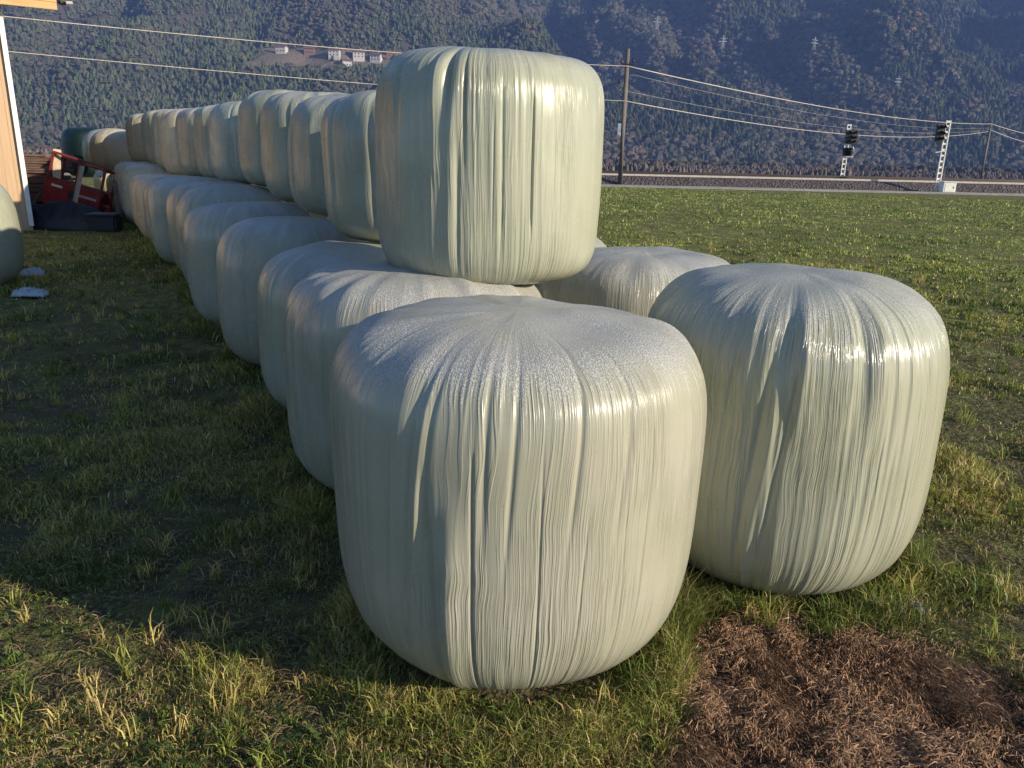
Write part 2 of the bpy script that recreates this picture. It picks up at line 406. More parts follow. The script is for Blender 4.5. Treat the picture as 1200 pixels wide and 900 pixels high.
LOW = {'L2': 'frosted wrapped bale on the grass directly behind the frontmost bale', 'L3': 'narrow strip of bale third from the camera in the lower lane row',
 'L4': 'fourth wrapped bale from the camera in the lower lane row, bluish shaded side', 'L5': 'fifth wrapped bale from the camera in the lower lane row, bright glint on its side',
 'L6': 'sixth wrapped bale from the camera in the lower lane row', 'L7': 'seventh lower lane bale, grey green and half hidden by the sixth', 'L8': 'mint tinted wrapped bale, eighth in the lower lane row',
 'L9': 'ninth lower lane bale, a beige sliver', 'L10': 'tenth lower lane bale, a beige sliver beyond the ninth', 'L11': 'eleventh lower lane bale, warm beige',
 'L12': 'taller warm cream lower bale beside the red machine', 'L13': 'lower bale just beyond the one beside the red machine', 'L14': 'lower bale second beyond the red machine', 'L15': 'farthest lower lane bale under the dark green bale'}
for i in range(2, 16):
    k = 'L%d' % i
    bale('wrapped_bale', k, M_FILMM if i in (8,) else M_FILMW if i > 9 else (M_FILM if i in (2, 4, 5, 9) else M_FILMG), 100+i, LOW[k], 520 if i < 5 else 300, 130 if i < 5 else 90, (5.2 if i == 2 else 4.0+.8*((i*7) % 3)/2), 3.6,
         feats=tuple((random.uniform(150, 260), random.uniform(.1, .3), random.uniform(.7, .95), random.choice((-.014, .012, -.010)), random.uniform(.8, 3), random.uniform(-4, 4)) for _ in range(7)), grp=GL)
UP = {'U2': 'upper bale right behind the near end bale, sunlit only along its top edge', 'U3': 'third bale of the upper row with a sunlit cap', 'U4': 'fourth bale of the upper row, bluish shaded side and bright cap',
 'U5': 'fifth bale of the upper row, tallest hump in the middle of the row', 'U6': 'wide mint tinted bale, sixth in the upper row', 'U7': 'seventh bale of the upper row, narrow grey strip',
 'U8': 'eighth bale of the upper row with a wavy sunlit cap', 'U9': 'ninth bale of the upper row, beige side', 'U10': 'tenth bale of the upper row, warm beige side', 'U11': 'eleventh bale of the upper row, golden beige',
 'U12': 'last full height cream bale at the far end of the upper row'}
for i in range(2, 13):
    k = 'U%d' % i
    bale('wrapped_bale', k, M_FILMM if i == 6 else M_FILMW if i > 8 else (M_FILMU if i % 2 else M_FILMG), 200+i, UP[k], 520 if i < 5 else 300, 130 if i < 5 else 90, 4.2+1.0*((i*5) % 3)/2, 5.0,
         feats=tuple((random.uniform(150, 260), random.uniform(.1, .3), random.uniform(.7, .95), random.choice((-.016, .012, -.010)), random.uniform(.8, 3), random.uniform(-4, 4)) for _ in range(7)), grp=GU, topamp=1.2)
for i in range(3, 14):
    k = 'R%d' % i
    bale('wrapped_bale', k, M_FILMU if i % 2 else M_FILM, 300+i, 'pale bale peeking out between the near upper bale and the frosted low bale' if i == 3 else 'hidden meadow side bale number %d from the lone right bale' % i if False else
         ['', '', '', '', 'fourth', 'fifth', 'sixth', 'seventh', 'eighth', 'ninth', 'tenth', 'eleventh', 'twelfth', 'thirteenth'][i]+' bale from the camera in the lower meadow side row' if i > 3 else 'pale bale peeking out between the near upper bale and the frosted low bale',
         240, 70, 3.2, 3.0, grp=GR)
bale('wrapped_bale', 'LB', M_FILMG, 55, 'separate wrapped bale at the left edge in front of the barn', 300, 110, 3.2, 3.2, feats=((330, .1, .9, -.008, 1.5, 4),), grp='wrapped bales standing apart near the barn')
# far group beyond the end of the stack
BALES['F1'] = (-9.75, 19.6, 1.15, .60, 1.05); BALES['F2'] = (-8.95, 18.6, 1.2, .58, .92)
BALES['F3'] = (-11.3, 22.3, 1.1, .66, 1.15); BALES['F4'] = (-12.9, 24.2, .9, .66, 1.42)
BALES['F5'] = (-9.5, 19.8, .43, .62, .82); BALES['F6'] = (-11.2, 22.4, .43, .62, .78)
GF = 'wrapped bales beyond the far end of the stack'
bale('wrapped_bale', 'F2', M_FILMW, 401, 'low rosy beige bale just past the far end of the tall upper row', 200, 60, 2.6, 3, grp=GF)
bale('wrapped_bale', 'F1', M_FILMW, 402, 'beige bale with sunlit rim second past the tall upper row', 200, 60, 2.6, 3, grp=GF)
bale('wrapped_bale', 'F3', M_FILMM, 403, 'bright mint bale next to the dark green one at the far end', 200, 60, 2.6, 3, grp=GF)
bale('wrapped_bale', 'F4', M_FILMD, 404, 'dark green almost black wrapped bale above the red machine', 200, 60, 4.0, 4, grp=GF)
bale('wrapped_bale', 'F5', M_FILMW, 405, 'ground bale carrying the beige bale at the far end', 160, 50, 3, 3, grp=GF)
bale('wrapped_bale', 'F6', M_FILMW, 406, 'ground bale carrying the bright mint bale at the far end', 160, 50, 3, 3, grp=GF)

# ------------------------------------------------------------------ grass
rs = np.random.RandomState(3)
def scatter(n, d0, d1, power, az0=-46, az1=46):
    u = rs.rand(n)
    a = 2-power
    d = (d0**a + u*(d1**a-d0**a))**(1/a)
    az = np.radians(az0 + (az1-az0)*rs.rand(n))
    return d*np.sin(az), d*np.cos(az)
foot = [(b[0], b[1], b[3]) for k, b in BALES.items() if b[2] < .6]
def clear_of(x, y, f=.68):
    ok = np.ones(len(x), bool)
    for bx, by, br in foot: ok &= np.hypot(x-bx, y-by) > br*f
    # barn / wood pile zone
    ok &= ~((y > 14) & (x < -7.6 - (y-14)*.5))
    return ok
def near_bale(x, y):
    d = np.full(len(x), 9.)
    for bx, by, br in foot: d = np.minimum(d, np.hypot(x-bx, y-by)-br)
    return d
def blades(name, x, y, h, w, lean, col, mat, label):
    n = len(x); z = gz(x, y)
    az = rs.rand(n)*2*np.pi; la = rs.rand(n)*2*np.pi
    dx = np.cos(az)*w/2; dy = np.sin(az)*w/2
    lx = np.cos(la)*lean*h; ly = np.sin(la)*lean*h
    cz = np.sqrt(np.clip(1-np.minimum(lean, .95)**2, .08, 1))*h
    V = np.zeros((n, 5, 3))
    V[:, 0] = np.stack([x-dx, y-dy, z-.006], -1); V[:, 1] = np.stack([x+dx, y+dy, z-.006], -1)
    V[:, 2] = np.stack([x+lx*.35+dx*.85, y+ly*.35+dy*.85, z+cz*.62], -1); V[:, 3] = np.stack([x+lx*.35-dx*.85, y+ly*.35-dy*.85, z+cz*.62], -1)
    V[:, 4] = np.stack([x+lx, y+ly, z+cz*(1-.25*lean)], -1)
    b = np.arange(n)[:, None]*5
    Q = b+np.array([[0, 1, 2, 3]]); T = b+np.array([[3, 2, 4]])
    cc = np.repeat(col[:, None, :], 5, 1); 
    tag(mesh_np(name, V.reshape(-1, 3), [Q, T], mat, col=cc.reshape(-1, 3), smooth=True), label, 'grass', kind='stuff')
M_GRASS = vcol_mat('grass_blades', .5, .35, .35)
G1 = np.array([.085, .12, .022]); G2 = np.array([.25, .27, .06]); G3 = np.array([.42, .34, .12]); G4 = np.array([.55, .42, .22]); G5 = np.array([.10, .065, .035])
def grass_cols(x, y, n):
    k = fbm(x*1.1, y*1.1, 41, 4); k2 = fbm(x*4.5, y*4.5, 43, 3)
    u = rs.rand(n)
    t = np.clip((k-.5)*3.0+(k2-.5)*2.0+.45 + (u-.5)*.5, 0, 1)[:, None]
    c = G1*(1-t)+G2*t
    ydry = (rs.rand(n) < np.clip(.14+1.6*(k-.45), .06, .45)*(1-.6*sst(4, 9, np.hypot(x, y))))[:, None]; c = np.where(ydry, G3*(.5+.7*rs.rand(n)[:, None]), c)
    st = (rs.rand(n) < .09)[:, None]; c = np.where(st, G4*(.5+.6*rs.rand(n)[:, None]), c)
    br = (rs.rand(n) < .14)[:, None]; c = np.where(br, G5, c)
    far_ = sst(6, 18, np.hypot(x, y))[:, None]
    return c*(.7+.6*rs.rand(n)[:, None])*(1.45+.15*far_)*(1-far_*np.array([.12, 0, .1]))
def grass(name, n, d0, d1, power, hm, wm, label, clump=1.0):
    x, y = scatter(n, d0, d1, power)
    cl = fbm(x*3.1, y*3.1, 51, 3); bare = fbm(x*1.3+5, y*1.3, 53, 3)
    dd = in_dirt(x, y)
    nb = near_bale(x, y)
    keep = clear_of(x, y) & (rs.rand(n) > dd*1.05) & (rs.rand(n) < np.clip((cl-.36)*4.5*clump+.10, .08, 1)*np.clip((.72-bare)*5, .35, 1))
    keep |= clear_of(x, y) & (nb < .10) & (rs.rand(n) < .85) & (dd < .5)
    keep &= ~((y > 39.5))
    x, y, cl, nb = x[keep], y[keep], cl[keep], nb[keep]; n = len(x)
    tuft = sst(.52, .68, fbm(x*2.3, y*2.3, 57, 2))
    h = hm*(.35+.9*rs.rand(n)**1.5)*(.55+.9*tuft+.7*np.clip((cl-.45)*3, 0, 1)) * (1+1.5*np.exp(-(nb/.10)**2)*(nb > -.12))
    d = np.hypot(x, y); w = np.maximum(.0028, wm*d)*(.6+.8*rs.rand(n))
    lean = np.clip(.35+.65*rs.rand(n), 0, .97)
    blades(name, x, y, h, w, lean, grass_cols(x, y, n), M_GRASS, label)
grass('grass', 520000, .9, 5.5, 1.05, .060, .0011, 'short tufted grass growing around the front bales')
grass('grass', 360000, 5.5, 15, 1.3, .052, .0011, 'shaggy grass in the middle of the meadow and lane', .8)
grass('grass', 300000, 15, 40, 1.4, .055, .0009, 'far meadow grass reaching to the railway', .7)
# loose tufts of longer blades
nt_ = 1500; tx_, ty_ = scatter(nt_, 1.1, 14, 1.35); k = clear_of(tx_, ty_, .95) & (in_dirt(tx_, ty_) < .2); tx_, ty_ = tx_[k], ty_[k]
e_ = []
for bx, by, br in foot:
    if by < 9:
        q = int(150*br/.6); a_ = rs.rand(q)*6.28; e_.append(np.stack([bx+np.cos(a_)*br*(.78+.26*rs.rand(q)), by+np.sin(a_)*br*(.78+.26*rs.rand(q))], -1))
e_ = np.concatenate(e_); e_ = e_[clear_of(e_[:, 0], e_[:, 1], .76)]
tx_ = np.concatenate([tx_, e_[:, 0]]); ty_ = np.concatenate([ty_, e_[:, 1]])
nb_ = 26; tn = len(tx_); sz = np.repeat(.5+.8*rs.rand(tn)**1.5, nb_)
x = np.repeat(tx_, nb_)+rs.randn(tn*nb_)*.022*sz; y = np.repeat(ty_, nb_)+rs.randn(tn*nb_)*.022*sz
n = len(x); cbase = np.repeat(np.where((rs.rand(tn) < .3)[:, None], G3, np.where((rs.rand(tn) < .5)[:, None], G2, G1*1.3)), nb_, 0)
blades('grass', x, y, (.06+.075*rs.rand(n))*sz, .0034*(.6+.8*rs.rand(n))*(1+np.hypot(x, y)*.12), np.clip(.25+.75*rs.rand(n), 0, .97), cbase*(.75+.95*rs.rand(n)[:, None]), M_GRASS, 'loose tufts of longer grass between and around the bales')
# small leaves: clover and plantain between the blades
n = 20000; x, y = scatter(n, 1.0, 6.5, 1.2)
k = clear_of(x, y) & (in_dirt(x, y) < .3) & (rs.rand(n) < np.clip((fbm(x*2.2, y*2.2, 61, 3)-.40)*5, .03, 1)); x, y = x[k], y[k]; n = len(x)
s = .005+.008*rs.rand(n)**2; a = rs.rand(n)*6.28; z = gz(x, y)+.008+.03*rs.rand(n)
tl = .5*rs.randn(n); ca, sa = np.cos(a), np.sin(a)
V = np.zeros((n, 6, 3))
for q, (u, v) in enumerate(((-1.2, 0), (-.4, -.75), (.7, -.7), (1.3, 0), (.7, .7), (-.4, .75))):
    V[:, q] = np.stack([x+s*(u*ca-v*sa), y+s*(u*sa+v*ca), z+s*(u*tl*.7+abs(v)*.35)], -1)
b = np.arange(n)[:, None]*6
cc = (np.array([.055, .11, .02])+rs.rand(n)[:, None]*np.array([.10, .09, .03]))*(.7+.5*rs.rand(n)[:, None])
tag(mesh_np('clover', V.reshape(-1, 3), [b+np.arange(6)[None]], M_GRASS, col=np.repeat(cc[:, None], 6, 1).reshape(-1, 3)), 'small clover leaves between the grass blades', 'ground cover', kind='stuff')
# dead straws lying on bare soil
def straws(name, n, xs_, ys_, lmin, lmax, wd, cols, label, zup=.02):
    L = lmin+(lmax-lmin)*rs.rand(n)**1.6; fl = fbm(xs_*3, ys_*3, 81, 2)*9; a = fl + rs.randn(n)*.9
    bend = rs.randn(n)*.7; z = gz(xs_, ys_)
    V = np.zeros((n, 8, 3)); px, py = xs_.copy(), ys_.copy(); zz = z+.002+zup*rs.rand(n)**2; dz = rs.randn(n)*.18
    for q in range(4):
        aa = a+bend*(q/3.); w = wd*(.6+.8*rs.rand(n))*(1 if q < 3 else .4)
        V[:, q*2] = np.stack([px-np.sin(aa)*w/2, py+np.cos(aa)*w/2, zz], -1); V[:, q*2+1] = np.stack([px+np.sin(aa)*w/2, py-np.cos(aa)*w/2, zz+w*.5], -1)
        px = px+np.cos(aa)*L/3; py = py+np.sin(aa)*L/3; zz = zz+dz*L/3+(L*.12 if q < 1 else -L*.08)
    b = np.arange(n)[:, None]*8
    F = np.concatenate([b+np.array([[q*2, q*2+1, q*2+3, q*2+2]]) for q in range(3)])
    t = rs.rand(n)[:, None]; c = cols[0]*(1-t)+cols[1]*t; c = c*(.55+.8*rs.rand(n)[:, None]**1.5)
    tag(mesh_np(name, V.reshape(-1, 3), F, M_GRASS2, col=np.repeat(c[:, None], 8, 1).reshape(-1, 3), smooth=True), label, 'dead grass', kind='stuff')
M_GRASS2 = vcol_mat('dead_straw', .8, .12, .2)
n = 190000; x = .4+2.2*rs.rand(n); y = .95+1.95*rs.rand(n); k = (in_dirt(x+rs.randn(n)*.05, y+rs.randn(n)*.05) > rs.rand(n)*.9+.02) & clear_of(x, y, .9); x, y = x[k], y[k]
straws('dead_grass', len(x), x, y, .008, .050, .0022, (np.array([.17, .09, .055]), np.array([.52, .33, .195])), 'brown matted dead grass on the bare patch in the front right corner', .03)
n = 60000; x, y = scatter(n, .9, 9, 1.1); k = clear_of(x, y, .85) & (in_dirt(x, y) < .5); x, y = x[k], y[k]
straws('dead_grass', len(x), x, y, .02, .08, .0026, (np.array([.12, .07, .04]), np.array([.34, .26, .14])), 'dry straws lying among the meadow grass', .02)

# ------------------------------------------------------------------ railway
M_BALLAST = N('ballast'); p = M_BALLAST.geo(); v = M_BALLAST.n('ShaderNodeTexVoronoi', {'Vector': p, 'Scale': 9.0})
M_BALLAST.bsdf(M_BALLAST.mix(v.outputs['Color'], (.035, .028, .026), (.15, .12, .11)), .9, M_BALLAST.bump(v.outputs['Distance'], 1, .08)); M_BALLAST = M_BALLAST.m
M_PATH = simple('gravel_path', (.36, .31, .26), .9, .2, 3, .4)
M_CONC = simple('concrete', (.52, .47, .42), .85, .12, 6, .2)
rail_ang = math.atan(.03)
def rw(u, v, z): return (u*math.cos(rail_ang)-v*math.sin(rail_ang), 41+u*math.sin(rail_ang)+v*math.cos(rail_ang), z)
def strip(name, prof, mat, label, cat, u0=-190, u1=190, nu=200, jit=0):
    us = np.linspace(u0, u1, nu); V = []
    for (vv, zz) in prof:
        for u in us:
            q = rw(u, vv+(jit*(random.random()-.5)), zz+jit*.15*(random.random()-.5)); V.append(q)
    return tag(mesh_np(name, np.array(V), grid_faces(nu, len(prof)), mat, smooth=True), label, cat, kind='structure')
strip('gravel_path', [(-.6, .40), (-.4, .47), (0, .49), (1.6, .49), (1.9, .44)], M_PATH, 'pale gravel path between meadow and railway', 'path', jit=.12)
strip('ballast_bed', [(1.7, .40), (2.1, .50), (2.7, .88), (3.2, .93), (8.6, .93), (9.6, .2)], M_BALLAST, 'dark stone ballast bed of the railway', 'railway bed', nu=900, jit=.07)
tr = empty('cable_trough', rw(0, 3.1, .93), rail_ang, label='pale concrete cable trough on the near edge of the ballast', cat='cable trough')
b_ = MB(); b_.box((0, 0, .05), (380, .30, .10)); b_.build('channel', M_CONC, tr)
M_STEEL = simple('rusty_rail', (.09, .07, .06), .5, .3, 20, .1, .6)
M_SLEEP = simple('sleeper_concrete', (.33, .30, .27), .9, .2, 6, .2)
for ti, v0 in enumerate((4.4, 7.4)):
    tk = empty('railway_track', rw(0, v0, .93), rail_ang, label=['near railway track on the ballast behind the meadow', 'far railway track on the ballast behind the near one'][ti], cat='railway track', group='railway tracks')
    for s_ in (-.72, .72):
        b_ = MB()
        b_.box((0, s_, .10), (360, .05, .12)); b_.box((0, s_, .175), (360, .072, .036)); b_.box((0, s_, .045), (360, .14, .02)); b_.build('rail', M_STEEL, tk)
    b_ = MB(); b_.box((0, 0, 0), (.26, 2.5, .10), bev=.02); sp = b_.build('sleeper', M_SLEEP, tk, loc=(-24, 0, .0))
    for q in range(1, 100):
        c = sp.copy(); C.objects.link(c); c.parent = tk; c.location = (-24+.62*q, 0, 0)

M_WOODG = simple('weathered_pole', (.13, .115, .10), .85, .3, 5, .3, stretch=(6, 6, .6))
M_DARKM = simple('dark_metal', (.03, .03, .032), .5, .2, 10, .1)
M_GALV = simple('galvanised_steel', (.55, .54, .52), .45, .15, 12, .1, .3)
M_WHITE = simple('white_paint', (.76, .74, .68), .5, .08, 6, .05)
M_WIRE = simple('wire_insulation', (.50, .45, .40), .6, .1, 2, 0)
def pole(x, y, z, h, label, box):
    t = empty('telegraph_pole', (x, y, z), 0, label=label, cat='telegraph pole', group='wooden telegraph poles')
    MB().tube([(0, 0, -.3), (0, 0, h*.5), (.01, 0, h)], [.15, .13, .105], 12).build('shaft', M_WOODG, t, True)
    MB().tube([(-.30, -.1, h-.75), (.32, -.1, h-.75)], .035, 6).build('bracket', M_DARKM, t)
    for dx, dz in ((-.30, -.62), (.30, -.55), (-.34, -1.55)):
        MB().tube([(dx, -.1, h+dz-.12), (dx, -.1, h+dz-.06), (dx, -.1, h+dz), (dx, -.1, h+dz+.06)], [.03, .075, .055, .02], 10).build('insulator', M_DARKM, t, True)
    MB().bar((-.02, -.12, h-1.55), (-.36, -.12, h-1.6), .04).build('bracket', M_DARKM, t)
    if box:
        b = MB(); b.box((-.21, -.02, 2.85), (.20, .12, .62), bev=.015); j = b.build('junction_box', simple('grey_blue_box', (.30, .36, .44), .5), t)
    return t
pole(5.58, 43.2, .45, 6.82, 'tall wooden pole with small grey box on its shaft at the path edge', True)
pole(57.8, 100, -.4, 7.75, 'distant wooden pole beyond the railway near the white cabinet', False)
def wire(a, b, sag, rad, label):
    a = Vector(a); b = Vector(b)
    pts = [a.lerp(b, t)-Vector((0, 0, sag*4*t*(1-t))) for t in [i/28 for i in range(29)]]
    tag(MB().tube(pts, rad, 6).build('overhead_wire', M_WIRE, None, True), label, 'wire', 'overhead wires on the poles')
A = (5.6, 43.2); Cc = (57.8, 100); Z0 = (-50, -16.8)
wire((A[0], A[1]-.15, 6.42), (Cc[0], Cc[1]-.15, 7.0), .75, .026, 'thick upper overhead wire running right from the tall pole to the distant pole')
wire((A[0], A[1]-.15, 4.72), (Cc[0]-.3, Cc[1]-.15, 6.1), 1.15, .022, 'lower pale wire sagging right from the tall pole')
wire((A[0]+.3, A[1]-.1, 6.02), (Cc[0], Cc[1]-.1, 6.55), .95, .006, 'thin faint wire just under the thick upper wire')
wire((A[0]-.34, A[1]-.1, 5.28), (Cc[0], Cc[1]-.1, 6.35), 1.1, .006, 'thin faint wire above the lower pale wire')
LA = Vector((-29.5, 5.3)); 
wire((A[0], A[1]-.15, 6.42), (-52, -14, 6.9), 1.55, .012, 'upper overhead wire crossing the mountain from the tall pole to the left')
wire((A[0], A[1]-.15, 4.72), (-52, -14, 6.2), 1.05, .010, 'lower overhead wire crossing the mountain from the tall pole to the left')
wire((Cc[0], Cc[1]-.15, 7.0), (112, 160, 8.2), .9, .034, 'upper wire leaving the distant pole to the right')
wire((Cc[0], Cc[1]-.15, 6.3), (112, 160, 6.2), 1.0, .030, 'lower wire leaving the distant pole to the right')

def signal(x, y, z, h, label, two):
    t = empty('railway_signal', (x, y, z), 0, label=label, cat='railway signal', group='railway signals on lattice masts')
    b = MB()
    for sx in (-.11, .11):
        b.bar((sx, -.03, 0), (sx, -.03, h), .05, .07)
    n = int(h/.30)
    for i in range(n):
        z0 = .08+i*(h-.1)/n
        b.box((0, -.03, z0+.04), (.19, .035, .10))
    b.box((0, -.03, h-.05), (.26, .09, .08)); b.build('mast', M_WHITE, t)
    def head(cx, cz, w, hh):
        b = MB(); b.box((cx, -.12, cz), (w, .10, hh), bev=.02)
        pl = b.build('signal_head', M_DARKM, t)
        b2 = MB()
        for (lx, lz) in ((-.25, .3), (.22, .3), (-.1, 0), (.22, -.05), (-.22, -.32), (.2, -.34)):
            b2.tube([(cx+lx*w, -.17, cz+lz*hh), (cx+lx*w, -.36, cz+lz*hh+.02)], .075, 10, cap=False)
        b2.build('lamp_hood', M_DARKM, pl)
    if two:
        head(.20, h-.75, .78, .85); head(.06, h-1.65, .52, .50)
        MB().bar((-.35, -.1, h-1.95), (.45, -.1, h-1.95), .05).build('footboard', M_GALV, t)
        MB().tube([(.45, -.1, h-1.95), (.46, -.1, h-1.5), (.40, -.1, h-1.35)], .025, 6).build('handrail', M_GALV, t)
    else:
        head(-.38, h-.62, .46, .92)
        MB().bar((-.45, -.1, h-1.62), (.1, -.1, h-1.55), .05).build('footboard', M_GALV, t)
    return t
signal(20.75, 51.2, -.1, 4.32, 'left lattice signal mast with two black lamp heads beyond the track', True)
signal(22.75, 43.3, .44, 3.70, 'right lattice signal mast with one black head beside the white cabinet', False)
t = empty('trackside_cabinet', (23.1, 42.9, .44), 0, label='white trackside cabinet at the foot of the right signal mast', cat='cabinet')
b = MB(); b.box((0, 0, .30), (.68, .45, .50), bev=.015); b.build('body', M_WHITE, t)
b = MB(); b.box((0, 0, .575), (.76, .53, .05), bev=.01); b.build('lid', M_WHITE, t)
for sx in (-.24, .24): MB().box((sx, 0, .0), (.08, .3, .12)).build('leg', M_GALV, t)
b = MB(); b.box((0, -.232, .30), (.5, .012, .38)); dr_ = b.build('door', M_WHITE, t); MB().box((.2, -.245, .3), (.03, .02, .10)).build('handle', M_DARKM, dr_)

# ------------------------------------------------------------------ mountain, forest, shrubs
def spur(x): return 1-sst(-110, 90, x)
def mz(x, y, det=True):
    x = np.asarray(x, float); y = np.asarray(y, float)
    wob = 60*(fbm(x/260, y/900, 31, 3)-.5)
    y0 = 790 - 110*sst(90, -90, -(-x)) if False else 800 - 110*spur(x) + wob
    u = np.clip(y-y0, 0, None)
    z = .56*u
    terr = 100*spur(x)+80*(1-spur(x))
    k = z-terr
    z = terr + np.where(k < 0, k, np.where(k < 14, k*.25, k-10.5))
    # spur shoulder dropping away on its right side
    if det:
        g = np.abs(fbm(x/170+.15*np.sin(y/200), y/520, 33, 4)-.5)*2
        z = z + (g-.35)*(95+75*(1-spur(x)))*sst(30, 180, z)
        z = z + 26*(fbm(x/70, y/90, 35, 3)-.5)*sst(8, 60, z)
    z = z - 70*np.exp(-((x+10-(y-900)*.12)/85)**2)*sst(0, 160, u)*sst(1000, 1150, y)
    cap = 470+45*(fbm(x/400, 1, 37, 2)-.5)
    z = np.where(z > cap, cap+(z-cap)*.05, z)
    return z-8+4*0
gx = np.linspace(-1480, 1480, 360); gy = np.linspace(600, 1860, 240)
X, Y = np.meshgrid(gx, gy); Z = mz(X, Y)
def village(x, y, z):
    return (x/y > -.33) & (x/y < -.085) & (z/y > .101) & (z/y < .122) & (fbm(x/34, y/34, 91, 2) > .38)
m = N('mountain_soil'); p = m.geo(); a = m.noise(p, .02, 5); b = m.noise(p, .3, 3)
mv = m.n('ShaderNodeVertexColor', layer_name='tint').outputs[0]
m.bsdf(m.mix(mv, m.mix(a, (.030, .030, .020), (.085, .065, .045)), m.mix(b, (.10, .08, .05), (.20, .155, .10))), .95, m.bump(b, .6, 2.0)); M_MTN = m.m
tag(mesh_np('mountain', np.stack([X, Y, Z], -1).reshape(-1, 3), grid_faces(len(gx), len(gy)), M_MTN, smooth=True, col=np.repeat(village(X, Y, Z).astype(float).reshape(-1, 1), 3, 1)), 'forested mountain slope behind the valley', 'mountain', kind='structure')

def tree_proto(kind, r):
    """unit tree, base at z=0, height 1"""
    V, F = [], []
    if kind == 'con':
        for (z0, z1, rad) in ((.08, .62, .26), (.34, .84, .19), (.60, 1.0, .11)):
            k = 7; c = len(V)
            for i in range(k):
                a = 2*math.pi*i/k + r.rand()*.5; q = rad*(.65+.6*r.rand()); V.append((math.cos(a)*q, math.sin(a)*q, z0+.06*r.rand()))
            V.append((0, 0, z1))
            for i in range(k): F.append((c+i, c+(i+1) % k, c+k))
    else:
        k = 7
        rings = ((.12, .22), (.38, .42), (.68, .40), (.9, .22))
        for (z, rad) in rings:
            for i in range(k):
                a = 2*math.pi*i/k+r.rand()*.4; q = rad*(.6+.7*r.rand()); V.append((math.cos(a)*q, math.sin(a)*q, z+.10*(r.rand()-.5)))
        V.append((0, 0, 1.))
        for j in range(3):
            for i in range(k):
                a, b_, c, d = j*k+i, j*k+(i+1) % k, (j+1)*k+(i+1) % k, (j+1)*k+i
                F += [(a, b_, c), (a, c, d)]
        for i in range(k): F.append((3*k+i, 3*k+(i+1) % k, 4*k))
    return np.array(V), np.array(F)
def forest(name, x, y, z, hgt, kinds, cols, mat, label, cat, wide=1.0):
    VV, FF, CC = [], [], []; off = 0
    for ki in ('con', 'dec'):
        for var in range(4):
            V, F = tree_proto(ki, np.random.RandomState(var+50))
            sel = np.where((kinds == (ki == 'dec')) & (np.arange(len(x)) % 4 == var))[0]
            if not len(sel): continue
            a = rs.rand(len(sel))*6.28; ca, sa = np.cos(a)[:, None], np.sin(a)[:, None]
            h = hgt[sel][:, None]; w = h*wide*(.8+.5*rs.rand(len(sel))[:, None])
            P = np.stack([x[sel][:, None]+w*(V[:, 0]*ca-V[:, 1]*sa), y[sel][:, None]+w*(V[:, 0]*sa+V[:, 1]*ca), z[sel][:, None]+h*V[:, 2]], -1)
            VV.append(P.reshape(-1, 3)); FF.append((F[None]+(np.arange(len(sel))*len(V))[:, None, None]+off).reshape(-1, 3)); off += len(sel)*len(V)
            CC.append(np.repeat(cols[sel][:, None], len(V), 1).reshape(-1, 3))
    return tag(mesh_np(name, np.concatenate(VV), np.concatenate(FF), mat, col=np.concatenate(CC)), label, cat, kind='stuff')
M_TREE = vcol_mat('tree_foliage', .9, .0, .1)
n = 110000
y = 660+(1750-660)*rs.rand(n)**1.0; x = (rs.rand(n)*2-1)*(.74*y+40); z = mz(x, y)
ys_terr = np.abs(z-(108*spur(x)+76*(1-spur(x)))+0)
el = np.degrees(np.arctan2(z-1.7, np.hypot(x, y)))
clear = np.zeros(n, bool)
VIL = village(x, y, z)
ROAD = (np.abs(z/y - .090) < .0012) & (x < -80) & (fbm(x/50, y*0, 94, 2) > .42) | ((np.abs(z/y-(.150+.03*(x/y+.5))) < .002) & (x/y < -.33) & (fbm(x/60, y*0, 93, 2) > .42)) | ((np.abs(z-62) < 2.2) & (x > 180) & (x < 560))
keep = (z > -5) & (el < 17) & ~VIL & ~ROAD & (rs.rand(n) < .65+.5*(fbm(x/45, y/45, 95, 2)))
x, y, z = x[keep], y[keep], z[keep]; n = len(x)
dk = fbm(x/120, y/200, 97, 4)
dec = rs.rand(n) < np.clip((dk-.5)*2.2+.16+.45*(1-sst(10, 45, z)), .05, .7)
hgt = np.where(dec, 6.5, 8.5)*(.7+.6*rs.rand(n))*(.75+.45*(1-spur(x)))
u = rs.rand(n)[:, None]
colc = (np.array([.032, .045, .022])*(1-u)+np.array([.085, .095, .048])*u)*(.9+.5*spur(x))[:, None]  # lighter on the left spur: sunlit look of that slope put into the colour
cold = np.array([.075, .07, .045])*(1-u)+np.array([.12, .105, .075])*u
rust = (rs.rand(n) < np.clip((fbm(x/90, y/90, 99, 3)-.54)*2.0, .01, .4)*sst(-100, 100, x))[:, None]
cold = np.where(rust, np.array([.15, .10, .06])*(.7+.6*u), cold)
cols = np.where(dec[:, None], cold, colc)
forest('forest', x, y, z-.5, hgt, dec, cols, M_TREE, 'mixed conifer and bare deciduous forest covering the mountain', 'forest', 1.5)
n = 16000; x = (rs.rand(n)*2-1)*420; y = 270+90*rs.rand(n); z = gz(x, y, False); u = rs.rand(n)[:, None]
M_SHRUB = vcol_mat('bare_shrub', .9, 0, .1)
forest('bare_shrubs', x, y, z-.3, 1.3+1.8*rs.rand(n)+4.2*(fbm(x/14, y/40, 7, 2)-.25), np.ones(n, bool), (np.array([.09, .075, .068])*(1-u)+np.array([.19, .155, .135])*u), M_SHRUB, 'bare brown riverside shrubs below the mountain', 'shrubs', .36)
n = 16000; x = (rs.rand(n)*2-1)*700; y = 370+330*rs.rand(n); z = gz(x, y, False); u = rs.rand(n)[:, None]
